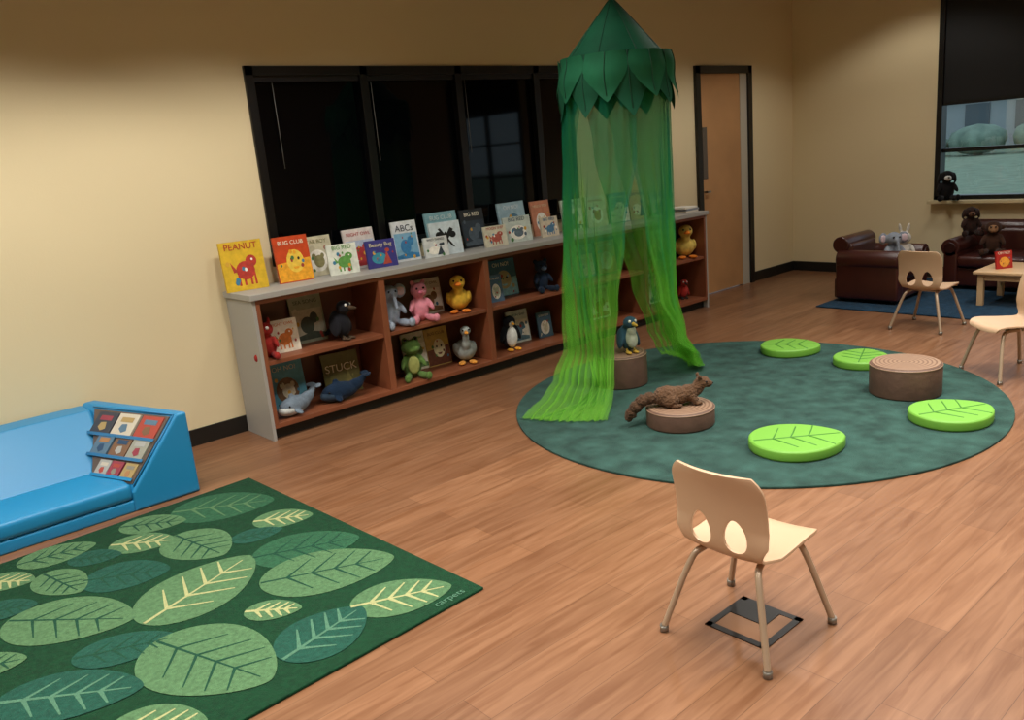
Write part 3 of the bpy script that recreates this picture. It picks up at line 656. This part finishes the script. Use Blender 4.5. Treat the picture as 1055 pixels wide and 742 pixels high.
# ------------------------------------------------------------ child chairs
cream=mat('#b8987a',.42,name='beige_plastic'); creamt=mat('#a8927a',.32,metal=.25,name='beige_steel'); steel=mat('#8a857c',.3,.8)
def chair(x,y,yaw,z=0):
    e=empty('child_chair',(x,y,z),yaw)   # faces +x
    prof=sm([(.180,.280),(.175,.302),(.13,.315),(.02,.305),(-.07,.298),(-.125,.305),(-.145,.345),(-.150,.44),(-.162,.52),(-.185,.590)],3)
    prof=[Vector((p[0],p[1],0)) for p in prof]
    n=len(prof)
    L=[0]
    for a,c in zip(prof,prof[1:]): L.append(L[-1]+(c-a).length)
    tot=L[-1]
    def fn(s,t):
        d=t*tot
        for k in range(n-1):
            if L[k+1]>=d-1e-9: break
        q=(d-L[k])/(L[k+1]-L[k]); p=prof[k]*(1-q)+prof[k+1]*q
        half=.158
        if t<.14: half=.158*(1-.2*(1-t/.14)**2.2)
        elif .42<t<.62: half=.158-.022*math.sin((t-.42)/.20*math.pi)
        if t>.88: half*= 1-.2*((t-.88)/.12)**2.6
        w=(s-.5)*2
        back=min(1,max(0,(t-.5)/.2))
        return Vector((p.x+.024*w*w*back, w*half, p.y+.012*w*w*(1-back)))
    b=MB(); b.grid(fn,24,60,cream)
    o=b.done('shell',e,fixn=True)
    so=o.modifiers.new('s','SOLIDIFY'); so.thickness=.009; so.offset=0
    cuts=[]
    for s in(1,-1):
        c=MB(); pts=[]
        for i in range(28):
            a=i*2*math.pi/28; pts.append((.037*math.cos(a)*(1-.25*math.sin(a)),.054*math.sin(a)))
        Mx=Matrix.Translation((-.25,s*.060,.388))@Matrix(((0,0,1,0),(1,0,0,0),(0,1,0,0),(0,0,0,1)))
        c.prism(pts,0,.2,cream,M=Mx); co_=c.done('cut'); co_.parent=e; cuts.append(co_)
    for k in cuts:
        bo=o.modifiers.new('b','BOOLEAN'); bo.object=k; bo.operation='DIFFERENCE'; bo.solver='EXACT'
    bpy.context.view_layer.update(); bake(o)
    for k in cuts: bpy.data.objects.remove(k)
    bv=o.modifiers.new('bev','BEVEL'); bv.width=.003; bv.segments=2; bv.limit_method='ANGLE'; bv.angle_limit=math.radians(50)
    b=MB(); g=MB()
    for sy in(1,-1):
        b.tube(sm([(.02,sy*.085,.287),(.105,sy*.10,.287),(.135,sy*.115,.27),(.185,sy*.185,.02)],3),.0105,creamt)
        b.tube(sm([(.0,sy*.085,.287),(-.09,sy*.10,.283),(-.12,sy*.118,.262),(-.185,sy*.185,.02)],3),.0105,creamt)
        for sx in(1,-1):
            g.cyl((sx*.186,sy*.186,0),.014,.022,steel,16)
    b.tube([(-.03,-.09,.284),(-.03,.09,.284)],.009,creamt); b.tube([(.07,-.095,.286),(.07,.095,.286)],.009,creamt)
    b.done('legs',e); g.done('foot_glides',e)
chair(2.04,1.345,0); chair(6.27,2.54,-3); chair(5.30,1.66,142)

b=MB(); e=empty('floor_outlet_cover')
bm_=mat('#141110',.4)
x0,x1,y0,y1=1.965,2.185,1.235,1.455
for q in((x0,x1,y0,y0+.022),(x0,x1,y1-.022,y1),(x0,x0+.022,y0,y1),(x1-.022,x1,y0,y1)): b.box(*q,0,.004,bm_)
b.box(x1-.11,x1-.022,y0+.07,y1-.022,0,.005,bm_); b.done('plate',e)
b=MB(); b.box(x0+.02,x1-.02,y0+.02,y1-.02,0,.002,mat('#7d583c',.5)); b.done('wood_insert',e)

# ------------------------------------------------------------ table
tw=mat('#cfab80',.4,var=.1,vscale=4,name='maple')
e=empty('low_play_table'); b=MB(); tz=.011
b.box(7.08,7.62,1.75,2.53,.265,.292,tw,bev=.008); b.done('top',e)
b=MB()
for x in(7.13,7.57):
    for y in(1.8,2.48): b.box(x-.022,x+.022,y-.022,y+.022,tz,.266,tw,bev=.004)
b.box(7.13,7.57,1.79,1.81,.215,.265,tw); b.box(7.13,7.57,2.47,2.49,.215,.265,tw); b.box(7.12,7.14,1.8,2.48,.215,.265,tw); b.box(7.56,7.58,1.8,2.48,.215,.265,tw)
b.done('legs',e)
pb3=empty('picture_book'); book(pb3,7.27,2.36,.2925,.14,.14,'#b22a24','#e9a23c',0,-35,acc2='#e9a23c')

# ------------------------------------------------------------ leather armchairs
lea=mat('#3d1a14',.3,bump=.08,bscale=25,var=.2,vscale=5,spec=.6,name='brown_leather')
def armchair(x,y,yaw,w=.6,z=.011):
    e=empty('leather_armchair',(x,y,z),yaw)  # faces -y locally
    d=.6; h=w/2
    b=MB(); b.box(-h+.03,h-.03,-d/2+.03,d/2-.03,.03,.2,lea,bev=.02); b.done('base',e)
    b=MB(); b.box(-h+.13,h-.13,-d/2+.0,d/2-.14,.2,.30,lea,bev=.035); b.done('seat_cushion',e)
    for s in(1,-1):
        b=MB(); cx=s*(h-.075)
        b.box(cx-.06,cx+.06,-d/2+.01,d/2-.05,.03,.36,lea,bev=.02)
        Mx=Matrix.Translation((cx+s*.005,0,.37))@Matrix.Rotation(math.radians(90),4,'X')
        b.cyl((0,0,-d/2+.06),.078,d-.07,lea,28,M=Mx)
        Mf=Matrix.Translation((cx+s*.005,-d/2-.006,.37))@Matrix.Rotation(math.radians(90),4,'X')
        b.cyl((0,0,-.014),.05,.014,mat('#2c100c',.35),24,M=Mf)
        b.done('arm',e,bev=.008)
    b=MB(); b.box(-h+.08,h-.08,d/2-.17,d/2-.02,.1,.5,lea,bev=.04)
    Mx=Matrix.Translation((0,d/2-.075,.49))@Matrix.Rotation(math.radians(90),4,'Y')
    b.cyl((0,0,-h+.05),.072,2*h-.1,lea,28,M=Mx); b.done('back',e,bev=.01)
    b=MB()
    for sx in(1,-1):
        for sy in(1,-1): b.cyl((sx*(h-.08),sy*(d/2-.08),0),.018,.035,mat('#1a0f0a',.4),16,r2=.025)
    b.done('feet',e)
armchair(7.16,3.32,0,.62); armchair(8.0,2.62,-90,.8)
elephant((7.06,3.16,.315),-40,1.15,'#7d838c')
plush('plush_rabbit',(7.29,3.17,.315),-60,1.05,[('body','#bfb9ae',sit()+[(.03,0,.275,.014,.01,.045,0,12,0),(-.03,0,.275,.014,.01,.045,0,-12,0)]),eyes(),('nose','#b06a6a',[(0,-.062,.2,.007,.005,.005)])])
def dog(loc,yaw,s,c,mz):
    return plush('plush_dog',loc,yaw,s,[('body',c,sit()+[(.058,-.005,.19,.014,.025,.045,0,-10,0),(-.058,-.005,.19,.014,.025,.045,0,10,0),(0,.09,.03,.015,.05,.015,20,0,0)]),('muzzle',mz,[(0,-.065,.188,.028,.03,.022),(0,-.05,.19,.03,.025,.024)]),eyes(z=.225,y=-.052),('nose','#060606',[(0,-.097,.196,.009,.007,.007)])])
dog((7.93,2.87,.467),-60,1.0,'#2c1b16','#5a3a28')
plush('plush_monkey',(7.86,2.66,.315),-70,1.15,[('body','#3a2419',sit()+[(.065,0,.2,.018,.01,.02),(-.065,0,.2,.018,.01,.02)]),('face','#8a6648',[(0,-.045,.195,.035,.02,.033),(0,-.05,.185,.03,.022,.02)]),eyes(y=-.066,z=.21,x=.015)])
dog((8.28,3.22,.741),-60,1.1,'#141112','#c8c4bc')
